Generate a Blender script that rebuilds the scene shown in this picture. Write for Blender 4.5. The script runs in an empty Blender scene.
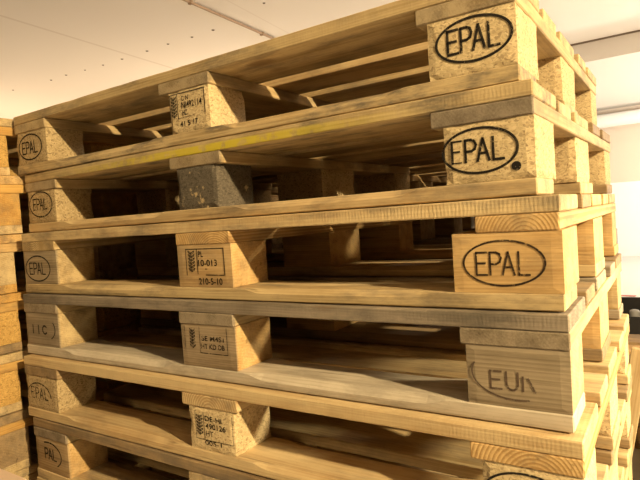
import bpy, bmesh, math, random
from mathutils import Vector, Matrix, noise
random.seed(7)
S = bpy.context.scene
C = S.collection
L, Wd, H = 1.2, 0.8, 0.144
FLOOR = -8 * H

# ------------------------------------------------------------------ helpers
def link(name, me, mat, parent=None):
    o = bpy.data.objects.new(name, me)
    C.objects.link(o)
    if mat is not None:
        me.materials.append(mat)
    if parent is not None:
        o.parent = parent
    return o

def tag(o, label, cat, group=None, kind=None):
    if label: o['label'] = label
    if cat: o['category'] = cat
    if group: o['group'] = group
    if kind: o['kind'] = kind
    return o

def empty(name, loc, rz=0.0):
    o = bpy.data.objects.new(name, None)
    o.empty_display_size = 0.05
    C.objects.link(o)
    o.location = loc
    o.rotation_euler = (0, 0, rz)
    return o

def copy_tree(o, parent=None):
    c = o.copy()
    C.objects.link(c)
    c.parent = parent
    for ch in list(o.children):
        copy_tree(ch, c)
    return c

def to_mesh(bm, name, smooth=False):
    bmesh.ops.recalc_face_normals(bm, faces=bm.faces)
    me = bpy.data.meshes.new(name)
    bm.to_mesh(me)
    bm.free()
    if smooth:
        for p in me.polygons: p.use_smooth = True
    return me

# ------------------------------------------------------------------ materials
MATS = {}
def new_mat(key):
    m = bpy.data.materials.new(key)
    m.use_nodes = True
    nt = m.node_tree
    nt.nodes.clear()
    out = nt.nodes.new('ShaderNodeOutputMaterial')
    b = nt.nodes.new('ShaderNodeBsdfPrincipled')
    nt.links.new(b.outputs[0], out.inputs[0])
    b.inputs['Roughness'].default_value = 0.75
    b.inputs['Specular IOR Level'].default_value = 0.2
    return m, nt, b

class N:
    """tiny node-graph writer"""
    def __init__(s, nt): s.nt = nt
    def n(s, t, **kw):
        x = s.nt.nodes.new(t)
        for k, v in kw.items(): setattr(x, k, v)
        return x
    def l(s, a, b): s.nt.links.new(a, b)
    def math(s, op, a, b=None, c=None, clamp=False):
        x = s.n('ShaderNodeMath', operation=op, use_clamp=clamp)
        for i, v in enumerate((a, b, c)):
            if v is None: continue
            if isinstance(v, (int, float)): x.inputs[i].default_value = v
            else: s.l(v, x.inputs[i])
        return x.outputs[0]
    def vmath(s, op, a, b):
        x = s.n('ShaderNodeVectorMath', operation=op)
        for i, v in enumerate((a, b)):
            if isinstance(v, (tuple, list)): x.inputs[i].default_value = v
            else: s.l(v, x.inputs[i])
        return x.outputs[0]
    def noise(s, vec, scale, detail=3, rough=0.55):
        x = s.n('ShaderNodeTexNoise')
        x.inputs['Scale'].default_value = scale
        x.inputs['Detail'].default_value = detail
        x.inputs['Roughness'].default_value = rough
        s.l(vec, x.inputs['Vector'])
        return x.outputs['Fac']
    def step(s, v, lo, hi):
        x = s.n('ShaderNodeMapRange', interpolation_type='SMOOTHSTEP')
        s.l(v, x.inputs[0])
        x.inputs[1].default_value = lo
        x.inputs[2].default_value = hi
        return x.outputs[0]
    def mix(s, f, a, b):
        x = s.n('ShaderNodeMix', data_type='RGBA')
        if isinstance(f, (int, float)): x.inputs[0].default_value = f
        else: s.l(f, x.inputs[0])
        for i, v in ((6, a), (7, b)):
            if isinstance(v, (tuple, list)): x.inputs[i].default_value = (*v[:3], 1)
            else: s.l(v, x.inputs[i])
        return x.outputs[2]
    def coords(s):
        tc = s.n('ShaderNodeTexCoord')
        oi = s.n('ShaderNodeObjectInfo')
        off = s.vmath('SCALE', (7.3, 3.1, 5.7), (0, 0, 0))
        sc = off.node
        s.l(oi.outputs['Random'], sc.inputs['Scale'])
        return tc.outputs['Object'], s.vmath('ADD', tc.outputs['Object'], off)

PAL = {
 'pale':   ((.58, .42, .22), (.40, .25, .11)),
 'tan':    ((.54, .39, .20), (.32, .21, .09)),
 'brown':  ((.32, .215, .11), (.17, .105, .05)),
 'orange': ((.60, .385, .165), (.38, .215, .075)),
 'amber':  ((.56, .33, .10), (.36, .18, .045)),
 'grey':   ((.36, .285, .20), (.20, .155, .105)),
 'slate':  ((.27, .21, .15), (.12, .09, .06)),
 'ash':    ((.56, .46, .34), (.36, .285, .20)),
 'dark':   ((.20, .15, .09), (.09, .06, .035)),
}
def wood(col, axis, pith=None, ring=0.0052, amt=0.3, stain=0.35, paint=None, saw=0.0, weather=0.0):
    """solid timber: growth rings about the grain axis, fibres, grey staining"""
    key = ('timber_%s_%s' % (col, axis), pith, ring, amt, stain, paint, saw, weather)
    if key in MATS: return MATS[key]
    m, nt, b = new_mat(key[0])
    g = N(nt)
    raw, p = g.coords()
    light, dark = PAL[col]
    ax = 'xyz'.index(axis)
    long = [1, 1, 1]; long[ax] = 0.07
    st = g.vmath('MULTIPLY', p, tuple(long))
    warp = g.noise(st, 9, 2)
    # rings
    rp = g.vmath('SUBTRACT', raw, pith) if pith else g.vmath('ADD', p, (0.043, 0.061, 0.057))
    flat = [1, 1, 1]; flat[ax] = 0.02
    rp = g.vmath('MULTIPLY', rp, tuple(flat))
    ln = g.n('ShaderNodeVectorMath', operation='LENGTH'); g.l(rp, ln.inputs[0])
    r = g.math('ADD', g.math('MULTIPLY', ln.outputs['Value'], 1.0 / ring), g.math('MULTIPLY', warp, 3.0 if pith else 9.0))
    r = g.math('FRACT', r)
    r = g.math('MULTIPLY', g.step(r, 0.15, 0.85), g.math('SUBTRACT', 1.0, g.step(r, 0.88, 1.0)))
    fib = g.noise(g.vmath('MULTIPLY', p, tuple(1.0 if i != ax else 0.012 for i in range(3))), 420, 2)
    broad = g.noise(st, 34, 5, .62)
    patch = g.noise(p, 11, 4, .6)
    f = g.math('ADD', g.math('MULTIPLY', r, amt * 0.75),
               g.math('ADD', g.math('ADD', g.math('MULTIPLY', g.math('SUBTRACT', broad, 0.42), 2.6), g.math('MULTIPLY', g.math('SUBTRACT', patch, 0.5), 1.2)),
                      g.math('MULTIPLY', g.math('SUBTRACT', fib, 0.5), 1.2)), clamp=False)
    f = g.math('MAXIMUM', g.math('MINIMUM', f, 1.0), 0.0)
    if saw:
        sv = g.n('ShaderNodeTexNoise'); sv.inputs['Scale'].default_value = 1.0; sv.inputs['Detail'].default_value = 3
        g.l(g.vmath('MULTIPLY', p, tuple(330.0 if i == ax else 25.0 for i in range(3))), sv.inputs['Vector'])
        f = g.math('ADD', f, g.math('MULTIPLY', g.math('SUBTRACT', sv.outputs['Fac'], .5), saw * 2.2))
        f = g.math('MAXIMUM', g.math('MINIMUM', f, 1.0), 0.0)
    c = g.mix(f, light, dark)
    speck = g.step(g.noise(p, 150, 3, .6), .62, .74)
    c = g.mix(g.math('MULTIPLY', speck, .35), c, dark)
    sm = g.step(g.noise(g.vmath('MULTIPLY', p, tuple(2.6 if i != ax else 0.9 for i in range(3))), 8, 6, 0.68), 0.44, 0.68)
    c = g.mix(g.math('MULTIPLY', sm, min(1.0, stain * 1.25)), c, (.115, .092, .068))
    ck = g.step(g.noise(g.vmath('MULTIPLY', p, tuple(1.0 if i != ax else 0.06 for i in range(3))), 75, 3, .55), .64, .72)
    c = g.mix(g.math('MULTIPLY', ck, .55), c, tuple(x * .45 for x in dark))
    kn = g.n('ShaderNodeTexVoronoi'); kn.inputs['Scale'].default_value = 5.5
    g.l(g.vmath('MULTIPLY', p, tuple(1.0 if i != ax else 0.5 for i in range(3))), kn.inputs['Vector'])
    c = g.mix(g.math('MULTIPLY', g.math('SUBTRACT', 1.0, g.step(kn.outputs['Distance'], 0.05, 0.11)), 0.65), c, (.16, .08, .03))
    if weather:
        sw = g.n('ShaderNodeSeparateXYZ'); g.l(raw, sw.inputs[0])
        edge = g.math('ADD', sw.outputs[1], g.math('MULTIPLY', g.math('SUBTRACT', patch, .5), .006))
        wm = g.math('SUBTRACT', 1.0, g.step(edge, -.398, -.392))
        c = g.mix(g.math('MULTIPLY', wm, weather), c, g.mix(f, (.26, .20, .138), (.11, .08, .05)))
    if paint:
        x0, x1, z0 = paint
        sep = g.n('ShaderNodeSeparateXYZ'); g.l(raw, sep.inputs[0])
        zn = g.math('ADD', sep.outputs[2], g.math('MULTIPLY', g.math('SUBTRACT', g.noise(st, 30, 3), 0.5), 0.012))
        pm = g.math('MULTIPLY', g.step(sep.outputs[0], x0, x0 + .60), g.math('SUBTRACT', 1.0, g.step(sep.outputs[0], x1 - .40, x1)))
        pm = g.math('MULTIPLY', pm, g.math('SUBTRACT', 1.0, g.step(zn, z0, z0 + .005)))
        pm = g.math('MULTIPLY', pm, g.math('SUBTRACT', 1.0, g.step(sep.outputs[1], -.3992, -.3975)))
        pm = g.math('MULTIPLY', pm, g.math('SUBTRACT', 1.0, g.math('MULTIPLY', g.step(g.noise(p, 60, 4), .5, .62), .6)))
        c = g.mix(g.math('MULTIPLY', pm, 0.85), c, (.58, .45, .025))
    g.l(c, b.inputs['Base Color'])
    h = g.math('ADD', g.math('MULTIPLY', f, -0.25), g.math('MULTIPLY', fib, 0.5))
    if saw:
        wv = g.n('ShaderNodeTexWave', bands_direction=axis.upper())
        wv.inputs['Scale'].default_value = 60
        wv.inputs['Distortion'].default_value = 3
        g.l(p, wv.inputs['Vector'])
        h = g.math('ADD', h, g.math('MULTIPLY', wv.outputs['Fac'], saw))
    bp = g.n('ShaderNodeBump')
    bp.inputs['Strength'].default_value = 0.45
    bp.inputs['Distance'].default_value = 0.0016
    g.l(h, bp.inputs['Height'])
    g.l(bp.outputs[0], b.inputs['Normal'])
    MATS[key] = m
    return m

CHIPS = {
 'chip':   ((.66, .50, .28), (.47, .33, .165), (.20, .12, .055)),
 'chip_dull': ((.50, .365, .195), (.34, .235, .11), (.11, .07, .035)),
 'chip_amber': ((.60, .37, .12), (.42, .23, .06), (.20, .11, .03)),
 'chip_black': ((.15, .12, .085), (.08, .063, .045), (.03, .024, .018)),
}
def chip(kind):
    """pressed wood-chip block"""
    key = ('pressed_chip', kind)
    if key in MATS: return MATS[key]
    m, nt, b = new_mat(kind)
    g = N(nt)
    raw, p = g.coords()
    A, B, D = CHIPS[kind]
    dist = g.n('ShaderNodeTexNoise'); dist.inputs['Scale'].default_value = 90
    g.l(p, dist.inputs['Vector'])
    wp = g.vmath('ADD', p, g.vmath('MULTIPLY', dist.outputs['Color'], (.012, .012, .012)))
    v = g.n('ShaderNodeTexVoronoi'); v.inputs['Scale'].default_value = 270
    g.l(g.vmath('MULTIPLY', wp, (1, 1, 1.7)), v.inputs['Vector'])
    sep = g.n('ShaderNodeSeparateColor'); g.l(v.outputs['Color'], sep.inputs[0])
    c = g.mix(g.math('MULTIPLY', sep.outputs[0], .8), A, B)
    c = g.mix(g.math('MULTIPLY', g.step(sep.outputs[1], .72, .95), .55), c, D)
    pits = g.step(g.noise(p, 330, 3, .6), .60, .70)
    c = g.mix(g.math('MULTIPLY', pits, .6), c, D)
    dirt = g.step(g.noise(p, 22, 5, .65), .52, .75)
    c = g.mix(g.math('MULTIPLY', dirt, .35), c, tuple(x * .6 for x in B))
    if kind == 'chip_black':
        c = g.mix(g.step(g.noise(p, 38, 5, .7), .60, .68), c, (.5, .36, .19))
    g.l(c, b.inputs['Base Color'])
    bp = g.n('ShaderNodeBump')
    bp.inputs['Strength'].default_value = 0.6
    bp.inputs['Distance'].default_value = 0.0022
    g.l(g.math('SUBTRACT', sep.outputs[2], pits), bp.inputs['Height'])
    g.l(bp.outputs[0], b.inputs['Normal'])
    b.inputs['Roughness'].default_value = .85
    MATS[key] = m
    return m

def ink(wear, col=(.018, .013, .009), scale=160):
    """printed or branded mark, worn away in specks"""
    key = ('stamp_ink', wear, col, scale)
    if key in MATS: return MATS[key]
    m, nt, b = new_mat('stamp_ink')
    g = N(nt)
    raw, p = g.coords()
    b.inputs['Base Color'].default_value = (*col, 1)
    tr = g.n('ShaderNodeBsdfTransparent')
    ms = g.n('ShaderNodeMixShader')
    nz = g.noise(p, scale, 3, .6)
    f = g.math('MULTIPLY', g.step(nz, .62 - .35 * wear, .74 - .35 * wear), min(1.0, .4 + wear))
    big = g.math('MULTIPLY', g.step(g.noise(p, 30, 2), .5, .68), wear * .8)
    f = g.math('MAXIMUM', f, big)
    g.l(f, ms.inputs[0]); g.l(b.outputs[0], ms.inputs[1]); g.l(tr.outputs[0], ms.inputs[2])
    out = [n for n in nt.nodes if n.type == 'OUTPUT_MATERIAL'][0]
    g.l(ms.outputs[0], out.inputs[0])
    MATS[key] = m
    return m

def plain(name, col, rough=.7, bump=0.0, bscale=40, var=0.0, metallic=0.0):
    m, nt, b = new_mat(name)
    g = N(nt)
    raw, p = g.coords()
    nz = g.noise(p, bscale, 4)
    c = g.mix(g.math('MULTIPLY', nz, var), col, tuple(x * .55 for x in col))
    g.l(c, b.inputs['Base Color'])
    b.inputs['Roughness'].default_value = rough
    b.inputs['Metallic'].default_value = metallic
    if bump:
        bp = g.n('ShaderNodeBump'); bp.inputs['Strength'].default_value = bump
        bp.inputs['Distance'].default_value = .003
        g.l(nz, bp.inputs['Height']); g.l(bp.outputs[0], b.inputs['Normal'])
    return m

# ------------------------------------------------------------------ timber shapes
def board_mesh(a0, a1, b0, b1, z0, z1, axis='x', cham=None, seed=0, bev=.0016, rough=.0008, step=.035, nicks=()):
    """sawn board lofted along its grain; cham(t) widens the bevel of the upper long edges"""
    st = [a0, a0 + bev]
    n = max(2, int((a1 - a0) / step))
    st += [a0 + bev + (a1 - a0 - 2 * bev) * i / n for i in range(1, n)]
    st += [a1 - bev, a1]
    if cham:
        st = sorted(set(round(s, 5) for s in st + [a0 + (a1 - a0) * i / 90 for i in range(1, 90)]))
    bm = bmesh.new()
    rings = []
    for k, s in enumerate(st):
        ins = bev if k in (0, len(st) - 1) else 0
        c = max(bev, cham(s) if cham else bev)
        def j(q, w=1.0):
            return rough * w * noise.noise(Vector((s * 14, q * 7.7 + seed * 3.1, seed * 1.7)))
        y0 = b0 + ins + abs(j(1)) * .6; y1 = b1 - ins - abs(j(2)) * .6
        l0 = z0 + ins + abs(j(3)) * .6; l1 = z1 - ins - abs(j(4)) * .6
        nk = 0
        for (nx, nw, nd) in nicks:
            nk = max(nk, nd * max(0, 1 - abs(s - nx) / nw))
        e = bev
        cz = c * .85
        pts = [(y0 + e, l0), (y1 - e, l0), (y1, l0 + e), (y1, l1 - cz), (y1 - c, l1),
               (y0 + c + nk, l1), (y0 + nk * .4, l1 - cz - nk), (y0, l0 + e)]
        ring = []
        for (yy, zz) in pts:
            ring.append(bm.verts.new((s, yy, zz) if axis == 'x' else (yy, s, zz)))
        rings.append(ring)
    for r0, r1 in zip(rings, rings[1:]):
        for i in range(8):
            bm.faces.new((r0[i], r0[(i + 1) % 8], r1[(i + 1) % 8], r1[i]))
    bm.faces.new(rings[0]); bm.faces.new(rings[-1])
    return to_mesh(bm, 'board')

def block_mesh(x0, x1, y0, y1, z0, z1, seed=0, bev=.002, chips=0.0):
    """spacer block with softened, slightly broken edges"""
    bm = bmesh.new()
    bmesh.ops.create_cube(bm, size=1)
    for v in bm.verts:
        v.co = Vector(((x0 + x1) / 2 + v.co.x * (x1 - x0), (y0 + y1) / 2 + v.co.y * (y1 - y0), (z0 + z1) / 2 + v.co.z * (z1 - z0)))
    bmesh.ops.subdivide_edges(bm, edges=bm.edges[:], cuts=9, use_grid_fill=True)
    cx, cy, cz = (x0 + x1) / 2, (y0 + y1) / 2, (z0 + z1) / 2
    hx, hy, hz = (x1 - x0) / 2, (y1 - y0) / 2, (z1 - z0) / 2
    for v in bm.verts:
        d = Vector((v.co.x - cx, v.co.y - cy, v.co.z - cz))
        on = [abs(abs(d.x) - hx) < 1e-6, abs(abs(d.y) - hy) < 1e-6, abs(abs(d.z) - hz) < 1e-6]
        if sum(on) >= 2:
            a = bev + chips * max(0, noise.noise(Vector((v.co.x * 37 + seed, v.co.y * 37, v.co.z * 37 + seed * 2.3))))
            if on[0]: v.co.x -= math.copysign(a * .6, d.x)
            if on[1]: v.co.y -= math.copysign(a * .6, d.y)
    me = to_mesh(bm, 'block')
    return me

# ------------------------------------------------------------------ stamps
class Marks:
    """flat ink on a block's front face; u runs along the pallet, v is height above its base"""
    def __init__(s): s.bm = bmesh.new()
    def seg(s, a, b, w):
        a = Vector(a); b = Vector(b); d = (b - a)
        if d.length < 1e-7: return
        d.normalize(); n = Vector((-d.y, d.x)) * w / 2; e = d * w * .35
        ps = [a - e + n, a - e - n, b + e - n, b + e + n]
        s.bm.faces.new([s.bm.verts.new((p.x - L / 2, 0, p.y)) for p in ps])
    def poly(s, pts, w):
        for a, b in zip(pts, pts[1:]): s.seg(a, b, w)
    def oval(s, cx, cy, rx, ry, w, t0=0, t1=360, tilt=0, power=2.0):
        n = 72
        pi, po = [], []
        for k in range(n + 1):
            t = math.radians(t0 + (t1 - t0) * k / n)
            for lst, q in ((pi, -w / 2), (po, w / 2)):
                x = (rx + q) * math.cos(t); y = (ry + q) * math.sin(t)
                ct, s_ = math.cos(tilt), math.sin(tilt)
                lst.append(s.bm.verts.new((cx + x * ct - y * s_ - L / 2, 0, cy + x * s_ + y * ct)))
        for k in range(n):
            s.bm.faces.new((pi[k], pi[k + 1], po[k + 1], po[k]))
    def letters(s, txt, x, y, cw, h, gap, w, slope=0.0):
        for ch in txt:
            def P(*q): return [(x + a * cw, y + b * h + slope * a * cw) for a, b in q]
            if ch == 'E':
                s.poly(P((.95, 1), (0, 1), (0, 0), (.95, 0)), w); s.poly(P((0, .52), (.8, .52)), w)
            elif ch == 'P':
                s.poly(P((0, 0), (0, 1), (.55, 1), (.85, .93), (.98, .75), (.85, .56), (.55, .48), (0, .48)), w)
            elif ch == 'A':
                s.poly(P((-.17, 0), (.35, 1), (.87, 0)), w); s.poly(P((.05, .34), (.65, .34)), w)
            elif ch == 'L':
                s.poly(P((0, 1), (0, 0), (.9, 0)), w)
            elif ch == 'U':
                s.poly(P((0, 1), (0, .3), (.12, .1), (.35, 0), (.62, 0), (.86, .1), (.97, .3), (.97, 1)), w)
            elif ch == 'R':
                s.poly(P((0, 0), (0, .8)), w); s.poly(P((.45, .72), (1, 0)), w)
            elif ch == 'I':
                s.poly(P((.4, 0), (.4, 1)), w)
            elif ch == 'C':
                s.poly(P((.95, .85), (.6, 1), (.3, .95), (.05, .7), (.05, .3), (.3, .05), (.6, 0), (.95, .15)), w)
            elif ch == 'e':      # worn E: only stem and a trace of its arms
                s.poly(P((0, 1), (0, 0)), w); s.poly(P((0, 1), (.9, 1)), w * .7); s.poly(P((0, .52), (.7, .52)), w * .7); s.poly(P((0, 0), (.85, 0)), w * .45)
            x += cw + gap
            y += slope * (cw + gap)
    def text(s, txt, x, y, h, width):
        """small stamp lettering fitted into a given width"""
        cu = bpy.data.curves.new('lettering', 'FONT')
        cu.body = txt
        cu.size = 1
        cu.offset = 0.012
        ob = bpy.data.objects.new('lettering', cu)
        C.objects.link(ob)
        bpy.context.view_layer.update()
        me = bpy.data.meshes.new_from_object(ob)
        xs = [v.co.x for v in me.vertices]; ys = [v.co.y for v in me.vertices]
        if xs:
            x0, x1, y1 = min(xs), max(xs), max(ys)
            y0 = 0.0
            vs = [s.bm.verts.new((x + (v.co.x - x0) / (x1 - x0) * width - L / 2, 0, y + (v.co.y - y0) / (y1 - y0) * h)) for v in me.vertices]
            for p in me.polygons:
                try: s.bm.faces.new([vs[i] for i in p.vertices])
                except ValueError: pass
        bpy.data.objects.remove(ob); bpy.data.curves.remove(cu); bpy.data.meshes.remove(me)
    def frame(s, x0, x1, y0, y1, w, sides='lrtb'):
        if 'l' in sides: s.seg((x0, y0), (x0, y1), w)
        if 'r' in sides: s.seg((x1, y0), (x1, y1), w)
        if 't' in sides: s.seg((x0, y1), (x1, y1), w)
        if 'b' in sides: s.seg((x0, y0), (x1, y0), w)
    def ear(s, cx, y0, y1, w):
        """the wheat-ear mark of the wood-treatment stamp"""
        n = 6
        s.seg((cx, y0), (cx, y1), .0009)
        for k in range(n):
            y = y0 + (y1 - y0) * (k + .55) / (n + .3)
            dy = (y1 - y0) / n
            for sg in (-1, 1):
                s.poly([(cx, y - dy * .35), (cx + sg * w * .75, y + dy * .05), (cx + sg * w, y + dy * .55), (cx + sg * w * .35, y + dy * .25), (cx, y - dy * .1)], .0014)
    def build(s, parent, mat, yoff, name='stamp'):
        for v in s.bm.verts: v.co.y = -Wd / 2 + yoff - .0007
        me = bpy.data.meshes.new(name)
        s.bm.to_mesh(me); s.bm.free()
        o = link(name, me, mat, parent)
        return o

def oval_stamp(cx, cy, rx, ry, txt='EPAL', x0=None, y0=None, cw=.014, h=.030, gap=.0055, ow=.0032, lw=.0032, arc=(0, 360), dot=None, slope=0.0, tilt=0.0):
    m = Marks()
    m.oval(cx, cy, rx, ry, ow, arc[0], arc[1], tilt)
    if txt:
        m.letters(txt, x0, y0, cw, h, gap, lw, slope)
    if dot:
        m.oval(dot[0], dot[1], dot[2] / 2, dot[2] / 2, dot[2])
    return m

# ------------------------------------------------------------------ the pallet
DY = [(0, .145), (.186, .286), (.3275, .4725), (.514, .614), (.655, .8)]
SY = [(0, .1), (.3275, .4725), (.7, .8)]
PW = .1345
SX = [(0, PW), (L / 2 - PW / 2, L / 2 + PW / 2), (L - PW, L)]

def skid_cham(amount):
    opens = [(SX[0][1] + .012, SX[1][0] - .012), (SX[1][1] + .012, SX[2][0] - .012)]
    def f(x):
        X = x + L / 2
        for a, b in opens:
            if a < X < b:
                t = min((X - a) / .05, (b - X) / .05, 1)
                return amount * t * t * (3 - 2 * t)
        return 0
    return f

def pallet(loc, rz, spec, label, group, seed):
    root = empty('wooden_pallet', loc, rz)
    tag(root, label, 'pallet', group)
    rnd = random.Random(seed)
    dflt = spec.get('default', ['tan', 'brown', 'pale'])
    def pick(): return rnd.choice(dflt)
    hx, hy = L / 2, Wd / 2
    # bottom boards (three runners)
    for i, (y0, y1) in enumerate(SY):
        col = spec['skid'] if i == 0 else pick()
        me = board_mesh(-hx, hx, y0 - hy, y1 - hy, .0006, .022, 'x', skid_cham(spec.get('cham', .011)), seed * 9 + i)
        link('bottom_board', me, wood(col, 'x', stain=spec.get('skid_stain', .5) if i == 0 else .4), root)
    # nine blocks
    for ix in range(3):
        for iy, (y0, y1) in enumerate(SY):
            x0, x1 = SX[ix]
            front = iy == 0
            if front:
                e = spec.get('bx', [(0, 0)] * 3)[ix]; x0 += e[0]; x1 += e[1]
                kind = spec['blocks'][ix]
                yo = spec.get('byo', 0.0008)
                y0 += yo
                if ix == 2: y1 += spec.get('bdeep', .02)
            else:
                kind = spec.get('inner', {}).get((ix, iy)) or rnd.choice(spec.get('innerblocks', spec['blocks']))
                y0 += rnd.uniform(-.006, .006)
                x1 -= rnd.uniform(0, .004)
            chips_ = 0.0
            if kind.startswith('chip'):
                mat = chip(kind); chips_ = .006; bev = .0025
            else:
                bev = spec.get('bbev', .0018)
                mat = wood(kind, 'x', stain=spec.get('bstain', .3), amt=.3, weather=spec.get('bweather', (0, 0, 0))[ix] if front else 0.0)
            me = block_mesh(x0 - hx, x1 - hx, y0 - hy, y1 - hy, .0222, .0998, seed * 31 + ix * 3 + iy, bev, chips_)
            o = link('block', me, mat, root)
            if front and spec.get('marks', {}).get(ix):
                mk, mt = spec['marks'][ix]()
                mk.build(o, mt, spec.get('byo', 0.0008))
    # three stretcher boards across
    for ix in range(3):
        x0, x1 = SX[ix]
        e = spec.get('sx', [(0, 0)] * 3)[ix]
        col = spec['stretch'][ix]
        pith = spec.get('pith', [None] * 3)[ix]
        me = board_mesh(-hy, hy, x0 + e[0] - hx, x1 + e[1] - hx, .1, .1218, 'y', None, seed * 17 + ix)
        link('stretcher_board', me, wood(col, 'y', pith=pith, ring=spec.get('ring', .0045), amt=1.5 if pith else .15, stain=.4, weather=spec.get('sweather', (0, 0, 0))[ix]), root)
    # five deck boards
    for i, (y0, y1) in enumerate(DY):
        col = spec['deck'] if i == 0 else pick()
        ex = 0 if i == 0 else rnd.uniform(-.004, .002)
        me = board_mesh(-hx - (0 if i == 0 else rnd.uniform(-.004, .003)), hx + ex, y0 - hy, y1 - hy, .122, H - .0008, 'x', None,
                        seed * 23 + i, rough=.0016, nicks=spec.get('nicks', ()) if i == 0 else ())
        link('deck_board', me, wood(col, 'x', stain=spec.get('deck_stain', .5) if i == 0 else .4, paint=spec.get('paint') if i == 0 else None,
             saw=spec.get('saw', .15) if i == 0 else 0.0), root)
    return root

BLACK = (.014, .010, .007)
def m1R(): return oval_stamp(1.1437, .0655, .0500, .0282, 'EPAL', 1.1098, .0512, .0146, .0310, .0036, .0036, .0036), ink(.10, BLACK)
def m2R(): return oval_stamp(1.1300, .0635, .0490, .0290, 'ePAL', 1.0940, .0500, .0146, .0285, .0036, .0034, .0034, dot=(1.1762, .0385, .0060)), ink(.14, BLACK)
def m3R(): return oval_stamp(1.1290, .0608, .0507, .0288, 'EPAL', 1.0950, .0458, .0142, .0290, .0036, .0026, .0026), ink(.22, (.03, .016, .008))
def m4R():
    return oval_stamp(1.1360, .0655, .0560, .0325, 'EUR', 1.1035, .0455, .0145, .0225, .0055, .0020, .0024, arc=(158, 285)), ink(.22, (.10, .062, .040))
def m5R(): return oval_stamp(1.1330, .0620, .0510, .0300, 'EPAL', 1.0990, .0470, .0146, .0300, .0036, .0030, .0030), ink(.15, BLACK)
def m1L(): return oval_stamp(.0655, .0622, .0500, .0300, 'EPAL', .0305, .0475, .0142, .0275, .0034, .0034, .0032), ink(.14, BLACK)
def m2L(): return oval_stamp(.0640, .0668, .0500, .0300, 'EPAL', .0312, .0548, .0128, .0255, .0030, .0032, .0028), ink(.32, BLACK)
def m3L(): return oval_stamp(.0605, .0590, .0505, .0294, 'EPAL', .0265, .0458, .0140, .0265, .0034, .0030, .0028), ink(.12, BLACK)
def m4L(): return oval_stamp(.0790, .0640, .0450, .0280, 'IIC', .0270, .0520, .0170, .0190, .0060, .0026, .0038, arc=(-52, 34)), ink(.16, (.03, .02, .013))
def m5L(): return oval_stamp(.0540, .0540, .0480, .0300, 'EPAL', .0230, .0480, .0130, .0250, .0055, .0026, .0026, arc=(0, 185)), ink(.42, BLACK)
def m6L(): return oval_stamp(.0600, .0640, .0490, .0285, 'PAL', .0425, .0530, .0135, .0245, .0034, .0030, .0030, arc=(-52, 112)), ink(.25, BLACK)
def m1C():
    m = Marks()
    m.frame(.5628, .6540, .0510, .0948, .0016, 'lrt'); m.seg((.5835, .048), (.5835, .0945), .0014); m.seg((.5835, .049), (.625, .050), .0009)
    m.ear(.5735, .051, .091, .0070)
    m.text('C N', .594, .0805, .0085, .019); m.text('NI492114', .594, .0665, .0115, .053); m.text('HZ', .595, .0535, .0095, .013); m.text('41 5 17', .588, .0330, .0100, .046)
    return m, ink(.15, (.02, .015, .01))
def m3C():
    m = Marks()
    m.frame(.5575, .6510, .0445, .0922, .0016, 'lrt'); m.seg((.5855, .047), (.5855, .0922), .0016); m.seg((.605, .0448), (.651, .0445), .0014)
    m.ear(.5710, .050, .0900, .0080)
    m.text('PL', .589, .0775, .0105, .012); m.text('10-013', .588, .0610, .0115, .046); m.seg((.604, .0555), (.609, .0555), .0012); m.text('210-5-10', .5865, .0275, .0115, .0575)
    return m, ink(.16, (.02, .014, .008))
def m4C():
    m = Marks()
    m.seg((.5460, .055), (.5460, .097), .0012); m.frame(.5840, .6500, .0490, .0965, .0012, 'lrb')
    m.ear(.5655, .056, .0930, .0065)
    m.text('SE M4S1', .5885, .0715, .0090, .0540); m.text('HT KD DB', .5865, .0570, .0090, .0570)
    return m, ink(.34, (.03, .02, .013))
def m5C():
    m = Marks()
    m.frame(.5645, .6530, .0420, .0920, .0010, 'lrb'); m.seg((.5850, .044), (.5850, .0905), .0013)
    m.ear(.5740, .049, .0870, .0075)
    m.text('DE-HI', .5880, .0765, .0090, .0400); m.text('490126', .5885, .0630, .0095, .0480); m.text('HT', .5885, .0495, .0095, .0180); m.text('005-1', .5850, .0335, .0080, .0400)
    return m, ink(.22, (.02, .014, .008))

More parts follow.
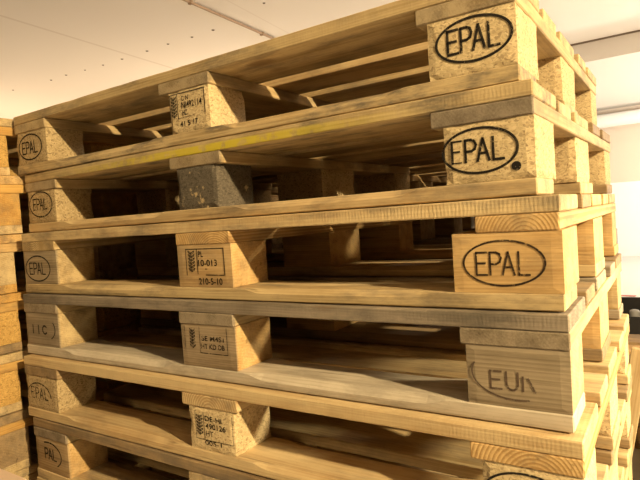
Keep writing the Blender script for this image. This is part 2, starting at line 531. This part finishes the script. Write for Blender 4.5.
BASE_X, BASE_Y = .6, .4
FIT = [(-.0288, .0334, .0042), (-.0076, .0317, -.0081), (.0099, .0106, .0147), (.0155, -.0012, .0143), (.0279, -.0191, .0133), (.0365, -.0240, .0060),
       (.0330, -.026, .004), (.030, -.026, .002)]
SPECS = [
 dict(deck='tan', skid='tan', cham=.013, sweather=(.25, .55, .5), stretch=['tan', 'tan', 'tan'], blocks=['chip_dull', 'chip', 'chip'], innerblocks=['chip'], default=['tan', 'pale', 'tan'],
      bx=[(.001, 0), (.024, -.002), (.014, 0)], bdeep=.026, marks={0: m1L, 1: m1C, 2: m1R}, nicks=((-.44, .012, .0035), (-.35, .012, .003)), skid_stain=.9),
 dict(deck='tan', skid='pale', cham=.012, sweather=(.6, .6, 1.0), stretch=['tan', 'tan', 'tan'], blocks=['chip_dull', 'chip_black', 'chip'], innerblocks=['chip'], default=['tan', 'brown'],
      bx=[(.002, -.008), (.016, -.012), (.016, .001)], bdeep=.022, marks={0: m2L, 2: m2R}, paint=(-.55, .50, .133), deck_stain=.7),
 dict(deck='pale', skid='tan', cham=.010, stretch=['tan', 'orange', 'orange'], blocks=['tan', 'orange', 'orange'], innerblocks=['orange', 'tan'], default=['tan', 'brown', 'orange'],
      sx=[(0, 0), (0, 0), (.030, -.002)], pith=[(-.56, 0, .085), (.03, 0, .075), (.555, 0, .092)], ring=.0042, bx=[(0, .002), (0, .001), (-.003, .001)], bdeep=.024,
      bweather=(.7, .25, .0), marks={0: m3L, 1: m3C, 2: m3R}, saw=.25),
 dict(deck='slate', skid='ash', cham=.012, sweather=(.9, .9, .9), bweather=(.9, .8, .8), stretch=['tan', 'tan', 'tan'], blocks=['tan', 'orange', 'tan'], innerblocks=['orange', 'tan'], default=['grey', 'brown'],
      bx=[(.002, .002), (.002, .002), (.006, 0)], bdeep=.004, bbev=.002, marks={0: m4L, 1: m4C, 2: m4R}, deck_stain=.85, skid_stain=.3),
 dict(deck='pale', skid='pale', cham=.010, stretch=['brown', 'pale', 'orange'], blocks=['chip_dull', 'chip', 'chip'], innerblocks=['chip'], default=['pale', 'tan', 'brown'],
      pith=[None, (0, 0, .095), (.545, 0, .085)], ring=.005, bx=[(0, -.006), (.014, -.010), (.012, 0)], bdeep=.01, marks={0: m5L, 1: m5C, 2: m5R}, deck_stain=.1, skid_stain=.25),
 dict(deck='brown', skid='pale', cham=.010, sweather=(.9, .3, .3), stretch=['tan', 'tan', 'tan'], bweather=(.45, 0, 0), blocks=['orange', 'chip', 'orange'], innerblocks=['orange', 'chip'], default=['tan', 'brown', 'pale'],
      marks={0: m6L}, bx=[(.003, .002), (0, 0), (0, 0)]),
 dict(deck='tan', skid='tan', stretch=['tan', 'brown', 'tan'], blocks=['chip', 'tan', 'chip']),
 dict(deck='brown', skid='tan', stretch=['brown', 'brown', 'tan'], blocks=['tan', 'chip', 'chip']),
]
LABELS = [
 'topmost wooden pallet of the big front stack, its front against the ceiling',
 'second pallet from the top of the front stack, yellow paint stripe, blackened middle block',
 'third pallet from the top of the front stack, solid orange blocks with bold growth rings',
 'weathered grey pallet in the front stack, faded half oval on its right block',
 'fifth pallet from the top of the front stack, clean pale front board, chipped middle block',
 'lowest pallet visible in the front stack, at bottom left, with an orange corner block',
 'pallet hidden low in the big front stack, below the frame', 'pallet hidden low in the big front stack, below the frame']
for i in range(8):
    dx, dy, a = FIT[i]
    pl_ = pallet((BASE_X + dx, BASE_Y + dy, -H * (i + 1)), a, SPECS[i], LABELS[i],
           'pallets stacked at the front' if i < 6 else 'pallets under the frame in the front stack', 100 + i)
    if i >= 5: pl_.scale.x = .98

# left-hand neighbour stack: only its right-hand ends show at the picture's edge
LEFT = [  # y of the corner block's inner end, x of the right end, look
 (.022, -.045, dict(deck='tan', skid='pale', stretch=['amber'] * 3, blocks=['chip_amber'] * 3, default=['tan', 'pale'])),
 (.032, -.030, dict(deck='orange', skid='pale', stretch=['amber'] * 3, blocks=['amber'] * 3, default=['orange', 'amber'])),
 (.006, -.030, dict(deck='orange', skid='amber', stretch=['orange'] * 3, blocks=['tan'] * 3, default=['amber', 'tan'])),
 (.006, -.030, dict(deck='amber', skid='brown', stretch=['amber'] * 3, blocks=['chip_amber'] * 3, default=['amber', 'orange'])),
 (-.008, -.026, dict(deck='tan', skid='tan', stretch=['amber'] * 3, blocks=['chip_amber'] * 3, default=['tan', 'amber'])),
 (-.002, -.022, dict(deck='brown', skid='tan', stretch=['amber'] * 3, blocks=['brown'] * 3, default=['amber', 'tan'])),
 (-.02, -.030, dict(deck='tan', skid='tan', stretch=['tan'] * 3, blocks=['tan'] * 3)),
 (-.02, -.030, dict(deck='tan', skid='tan', stretch=['tan'] * 3, blocks=['tan'] * 3)),
]
LLAB = [
 'topmost pallet of the left edge stack, dusty deck end above an orange board end',
 'second pallet down in the left edge stack, with a smooth golden corner block',
 'third pallet down in the left edge stack, with a spotted tan corner block',
 'fourth pallet down in the left edge stack, yellow chip corner block over a brown runner',
 'fifth pallet down in the left edge stack, yellow chip corner block over a tan runner',
 'lowest pallet seen in the left edge stack, with a streaky brown corner block',
 'pallet hidden low in the left edge stack, below the frame', 'pallet hidden low in the left edge stack, below the frame']
for i, (yb, xr, sp) in enumerate(LEFT):
    sp = dict(sp); sp['bdeep'] = 0.0
    pallet((xr - .6, yb - .1 + .4, -H * (i + 1)), 0, sp, LLAB[i],
           'pallets in the left stack' if i < 6 else 'pallets under the frame in the left stack', 300 + i)

# stack behind the big one, glimpsed through its openings
proto = None
BLAB = ['pallet behind the big front stack, seen through the opening under its topmost deck',
        'pallet behind the big front stack, seen through the opening beside the blackened block',
        'pallet behind the big front stack, seen through the opening level with the orange blocks',
        'pallet behind the big front stack, seen through the opening level with the weathered grey blocks',
        'pallet behind the big front stack, seen through the opening level with the chipped middle block']
GEN = dict(deck='tan', skid='tan', stretch=['tan'] * 3, blocks=['tan', 'chip', 'tan'], default=['tan', 'brown'])
for k in range(7):
    i = k + 1
    loc = (.46 + random.uniform(-.015, .015), 1.30 + random.uniform(-.015, .015), -H * (i + 1))
    lab = BLAB[k] if k < 5 else 'pallet low in the stack behind, hidden by the front stack'
    grp = 'pallets in the stack behind'
    if proto is None:
        proto = pallet(loc, 0.01, GEN, lab, grp, 500)
        o = proto
    else:
        o = copy_tree(proto)
    o.location = loc
    o.rotation_euler = (0, 0, random.uniform(-.012, .012))
    tag(o, lab, 'pallet', grp)

# two more stacks deeper in the row, only slivers of them seen through the openings
for (sx_, sy_, n0) in ((.36, 2.20, 1), (-.86, 1.36, 1)):
    for k in range(n0, 8):
        o = copy_tree(proto)
        o.location = (sx_ + random.uniform(-.015, .015), sy_ + random.uniform(-.015, .015), -H * (k + 1))
        o.rotation_euler = (0, 0, random.uniform(-.012, .012))
        tag(o, 'pallet in the dim stacks behind, glimpsed through the openings of the front stack', 'pallet', 'pallets in the dim stacks behind')

# low turned stack beyond the right-hand corner
R0 = math.radians(8)
cor = Vector((1.222, 1.06))
for k in range(2):
    c = cor + Vector((.6 * math.cos(R0) - .4 * math.sin(R0), .6 * math.sin(R0) + .4 * math.cos(R0)))
    def mB(): return oval_stamp(.0700, .0620, .0500, .0300, 'EPAL', .0350, .0480, .0146, .0290, .0036, .0034, .0032), ink(.1, BLACK)
    sp = dict(deck='orange', skid='orange', stretch=['tan', 'tan', 'tan'], blocks=['chip_dull', 'tan', 'tan'], default=['orange', 'brown'], marks={0: mB})
    pallet((c.x, c.y, FLOOR + H * k), R0, sp,
           ['bottom pallet of the low turned stack at the lower right edge', 'upper pallet of the low turned stack at the lower right edge'][k],
           'pallets in the low turned stack', 700 + k)

# ------------------------------------------------------------------ loose things at the right and lower left
def box_mesh(sx, sy, sz, bev=.003):
    bm = bmesh.new()
    bmesh.ops.create_cube(bm, size=1)
    for v in bm.verts: v.co = Vector((v.co.x * sx, v.co.y * sy, (v.co.z + .5) * sz))
    if bev: bmesh.ops.bevel(bm, geom=bm.edges[:], offset=bev, segments=2, affect='EDGES')
    return to_mesh(bm, 'box')

dark_plastic = plain('black_plastic', (.02, .018, .017), .5)
cr = empty('plastic_crate', (1.16, 3.25, FLOOR), math.radians(4))
tag(cr, 'black plastic crate on the bright floor beyond the stack at right', 'crate')
def crate_body(sx, sy, sz, t):
    bm = bmesh.new()
    def bx(x0, x1, y0, y1, z0, z1):
        r = bmesh.ops.create_cube(bm, size=1)
        for v in r['verts']:
            v.co = Vector(((x0 + x1) / 2 + v.co.x * (x1 - x0), (y0 + y1) / 2 + v.co.y * (y1 - y0), (z0 + z1) / 2 + v.co.z * (z1 - z0)))
    hx, hy = sx / 2, sy / 2
    bx(-hx, hx, -hy, hy, 0, t)
    bx(-hx, hx, -hy, -hy + t, t, sz * .62); bx(-hx, hx, hy - t, hy, t, sz)
    bx(-hx, -hx + t, -hy + t, hy - t, t, sz); bx(hx - t, hx, -hy + t, hy - t, t, sz)
    return to_mesh(bm, 'crate')
link('crate_shell', crate_body(.42, .30, .19, .010), dark_plastic, cr)
rim = bmesh.new()
for (x0, x1, y0, y1) in ((-.222, .222, .150, .158), (-.222, -.210, -.158, .150), (.210, .222, -.158, .150)):
    r = bmesh.ops.create_cube(rim, size=1)
    for v in r['verts']: v.co = Vector(((x0 + x1) / 2 + v.co.x * (x1 - x0), (y0 + y1) / 2 + v.co.y * (y1 - y0), .180 + v.co.z * .02))
link('crate_rim', to_mesh(rim, 'rim'), dark_plastic, cr)

def can_mesh(r, h):
    bm = bmesh.new()
    prof = [(0, 0), (r * .95, 0), (r, .004), (r, h * .9), (r * .85, h * .96), (r * .35, h), (0, h)]
    vs = []
    for (rr, z) in prof:
        vs.append([bm.verts.new((rr * math.cos(2 * math.pi * k / 20), rr * math.sin(2 * math.pi * k / 20), z)) for k in range(20)] if rr > 0 else [bm.verts.new((0, 0, z))])
    for a, b in zip(vs, vs[1:]):
        for k in range(20):
            q = [a[k % len(a)], a[(k + 1) % len(a)] if len(a) > 1 else None, b[(k + 1) % len(b)] if len(b) > 1 else None, b[k % len(b)]]
            q = [x for x in q if x is not None]
            try: bm.faces.new(q)
            except ValueError: pass
    return to_mesh(bm, 'can', True)
cz = FLOOR + .011
cn = link('tin_can', can_mesh(.034, .145), plain('dull_red_tin', (.38, .10, .07), .5))
cn.location = (1.15, 3.18, cz); tag(cn, 'reddish tin standing in the black crate', 'can')
cn = link('tin_can', can_mesh(.03, .14), plain('grey_tin', (.25, .24, .23), .45))
cn.location = (1.07, 3.17, cz); tag(cn, 'grey tin standing in the black crate', 'can')

def sheet(name, sx, sy, loc, rz, col, label, cat, t=.003):
    o = link(name, box_mesh(sx, sy, t, .0006), plain(name, col, .8))
    o.location = loc; o.rotation_euler = (0, 0, rz); tag(o, label, cat)
    return o
sheet('paper_sheet', .42, .30, (.96, 4.25, FLOOR), .4, (.8, .78, .74), 'white paper sheet on the floor behind the black crate', 'paper')
sheet('cardboard_strip', .16, .06, (.905, 4.62, FLOOR), -.1, (.45, .14, .11), 'small reddish strip on the floor beside the dark panel', 'cardboard')
w_ = link('wood_offcut', board_mesh(-.11, .11, -.03, .03, 0, .03, 'x', None, 61), wood('brown', 'x'))
w_.location = (1.155, 2.72, FLOOR); w_.rotation_euler = (0, 0, .35); tag(w_, 'short brown wood offcut lying on the bright floor at right', 'offcut')

pn = empty('metal_post', (1.186, .900, FLOOR), 0)
tag(pn, 'narrow dark grey post close behind the right rear edge of the front stack', 'post')
pm_ = plain('dark_grey_metal', (.09, .085, .08), .5)
link('upright', box_mesh(.018, .03, .776, .002), pm_, pn)
link('foot', box_mesh(.05, .06, .008, .001), pm_, pn)

pk = link('loose_batten', board_mesh(-.225, .225, -.022, .022, -.010, .010, 'x', None, 77), wood('pale', 'x', stain=.05))
tag(pk, 'pale batten leaning upright beyond the lower right corner of the front stack', 'batten')
d_ = Vector((.078, .0, .43)).normalized()
pk.matrix_world = Matrix.Translation((1.194, .965, -.925)) @ Matrix((d_, Vector((d_.z, 0, -d_.x)), Vector((0, -1, 0)))).transposed().to_4x4()

bx_ = empty('cardboard_box', (-.015, -.312, FLOOR), 0)
tag(bx_, 'plain cardboard box at the bottom left in front of the stacks, only its top showing', 'box')
card = plain('cardboard', (.72, .52, .38), .85, .1, 60, .15)
link('box_body', box_mesh(.47, .36, .361, .004), card, bx_)
for s in (-1, 1):
    f = link('flap', box_mesh(.458, .178, .004, .001), card, bx_)
    f.location = (0, s * .0905, .3612)

# ------------------------------------------------------------------ the room
def struct(name, me, mat, loc=(0, 0, 0)):
    o = link(name, me, mat); o.location = loc; o['kind'] = 'structure'
    return o
def slab(x0, x1, y0, y1, z0, z1):
    bm = bmesh.new()
    bmesh.ops.create_cube(bm, size=1)
    for v in bm.verts:
        v.co = Vector(((x0 + x1) / 2 + v.co.x * (x1 - x0), (y0 + y1) / 2 + v.co.y * (y1 - y0), (z0 + z1) / 2 + v.co.z * (z1 - z0)))
    return to_mesh(bm, 'slab')
X0, X1, Y0, Y1, CZ = -6.5, 5.2, -3.6, 8.2, 1.15

def ceiling_mat():
    m, nt, b = new_mat('plasterboard_ceiling')
    g = N(nt)
    tc = g.n('ShaderNodeTexCoord')
    sep = g.n('ShaderNodeSeparateXYZ'); g.l(tc.outputs['Object'], sep.inputs[0])
    x, y = sep.outputs[0], sep.outputs[1]
    c = g.mix(g.math('MULTIPLY', g.noise(tc.outputs['Object'], 1.3, 3), .10), (.80, .76, .71), (.66, .60, .54))
    # board joints run along the depth of the room, slightly turned to the stack
    q = g.math('ADD', x, g.math('MULTIPLY', y, .115))
    for x0, wd, k in ((-2.165, .012, .22), (-.845, .006, .14)):
        d = g.math('ABSOLUTE', g.math('SUBTRACT', q, x0))
        c = g.mix(g.math('MULTIPLY', g.math('SUBTRACT', 1.0, g.step(d, wd * .4, wd * 1.6)), k), c, (.35, .26, .19))
    g.l(c, b.inputs['Base Color'])
    b.inputs['Roughness'].default_value = .9
    return m
ceil_m = ceiling_mat()
white = plain('white_paint', (.80, .76, .71), .8, .05, 30, .05)
ceil = struct('ceiling', slab(X0, X1, Y0, Y1, CZ, CZ + .08), ceil_m)
screw_m = plain('screw_head', (.12, .09, .07), .5)
for (sx_, sy_, r_) in [(-2.248, 2.315, .012), (-2.557, 2.303, .011), (-2.806, 2.292, .010), (-3.037, 2.269, .008), (-3.284, 2.239, .011), (-3.521, 2.233, .011), (-4.078, 2.165, .010),
                       (-1.528, 2.345, .013), (-1.749, 2.341, .011), (-1.999, 2.32, .011), (-.931, 2.219, .010)]:
    bm = bmesh.new()
    bmesh.ops.create_cone(bm, cap_ends=True, segments=14, radius1=r_ * .7, radius2=r_ * 1.0, depth=.004)
    s_ = link('screw_head', to_mesh(bm, 'screw'), screw_m, ceil)
    s_.location = (sx_, sy_, CZ - .002)

# conduit with clips on the ceiling
cd = empty('ceiling_conduit', (-1.2, 1.4, CZ)); tag(cd, 'thin brown cable clipped along the ceiling above the big stack', 'cable')
def rod(p, q, r, n=12):
    bm = bmesh.new()
    p, q = Vector(p), Vector(q)
    d = (q - p)
    bmesh.ops.create_cone(bm, cap_ends=True, segments=n, radius1=r, radius2=r, depth=d.length,
                          matrix=Matrix.Translation((p + q) / 2) @ d.to_track_quat('Z', 'Y').to_matrix().to_4x4())
    return to_mesh(bm, 'rod', True)
cable_m = plain('brown_cable', (.34, .24, .17), .6)
link('cable', rod((0.04, -.9, -.013), (-.165, 2.3, -.013), .009), cable_m, cd)
for (cx, cy) in ((-.047, .46), (-.100, 1.24)):
    k = link('clip', box_mesh(.034, .022, .024, .003), cable_m, cd); k.location = (cx, cy, -.025)

soff = struct('trim_1', slab(X0, X1, 4.95, Y1, .965, CZ - .0005), white)
struct('trim_3', slab(X0, X1, 4.93, 4.9495, CZ - .012, CZ - .0005), plain('dark_junction_strip', (.20, .15, .11), .8))  # thin dark strip added to draw the line where beam meets ceiling
fl = plain('pale_floor_screed', (.62, .60, .57), .7, .1, 12, .10)
struct('floor', slab(X0, X1, Y0, Y1, FLOOR - .08, FLOOR), fl)
peach = plain('peach_wall_paint', (.74, .62, .50), .85, .04, 20, .04)
struct('wall_back', slab(X0, X1, Y1, Y1 + .1, FLOOR, CZ), peach)
struct('wall_left', slab(X0 - .1, X0, Y0, Y1, FLOOR, CZ), peach)
struct('lit_wall_panel', slab(X0, X1, Y1 - .022, Y1 - .0005, FLOOR, -.09), plain('lit_wall_white', (.86, .85, .82), .6))  # added white panel: its colour stands in for bright light on the lower wall
pp = link('ceiling_pipe', rod((X0 + .2, 8.02, .79), (X1 - .2, 8.02, .79), .095, 28), plain('white_pipe', (.78, .75, .70), .5))
tag(pp, 'long white pipe running along the top of the far wall at right', 'pipe')

# ------------------------------------------------------------------ light
def lamp(kind, name, loc, power, col, **kw):
    d = bpy.data.lights.new(name, kind)
    d.energy = power; d.color = col
    for k, v in kw.items(): setattr(d, k, v)
    o = bpy.data.objects.new(name, d); C.objects.link(o); o.location = loc
    return o
WARM = (1.0, .80, .455)
sp_ = lamp('SPOT', 'shaded_bulb', (3.85, -.87, 1.02), 1000, WARM, shadow_soft_size=.05, spot_size=math.radians(95), spot_blend=.35)
sp_.rotation_euler = (Vector((.6, .2, -.55)) - Vector(sp_.location)).to_track_quat('-Z', 'Y').to_euler()
sl_ = lamp('SPOT', 'side_fill', (2.7, .75, -.05), 260, (1, .86, .53), shadow_soft_size=.08, spot_size=math.radians(46), spot_blend=.6)  # added unseen spot, kept narrow to brighten the stack's lower right side
sl_.rotation_euler = (Vector((1.2, .32, -.82)) - Vector(sl_.location)).to_track_quat('-Z', 'Y').to_euler()
lamp('POINT', 'far_lamp', (3.4, 6.2, .45), 430, (1, .93, .80), shadow_soft_size=.12)
for (x, y, p) in ((-2.4, 3.6, 40), (2.3, 2.7, 54), (-5.2, 2.4, 44)):  # unseen upward fill lights, added to brighten the ceiling
    a = lamp('AREA', 'ceiling_fill', (x, y, -.85), p, (1, .74, .47), shape='DISK', size=.8)
    a.rotation_euler = (math.pi, 0, 0)

w = bpy.data.worlds.new('world'); S.world = w; w.use_nodes = True
w.node_tree.nodes['Background'].inputs[0].default_value = (1, .8, .6, 1)
w.node_tree.nodes['Background'].inputs[1].default_value = .01

# ------------------------------------------------------------------ camera
cam = bpy.data.cameras.new('camera'); co = bpy.data.objects.new('camera', cam); C.objects.link(co)
co.location = (1.33607407, -.679073174, -.297099993)
co.rotation_mode = 'XYZ'
co.rotation_euler = (1.52853796, .0673442418, .588589618)
cam.sensor_width = 36
cam.lens = 541.198 * 36 / 640
cam.clip_start = .02
S.camera = co
vs = S.view_settings
vs.view_transform = 'Standard'; vs.look = 'None'; vs.gamma = 1; vs.use_curve_mapping = False
vs.exposure = 0.0
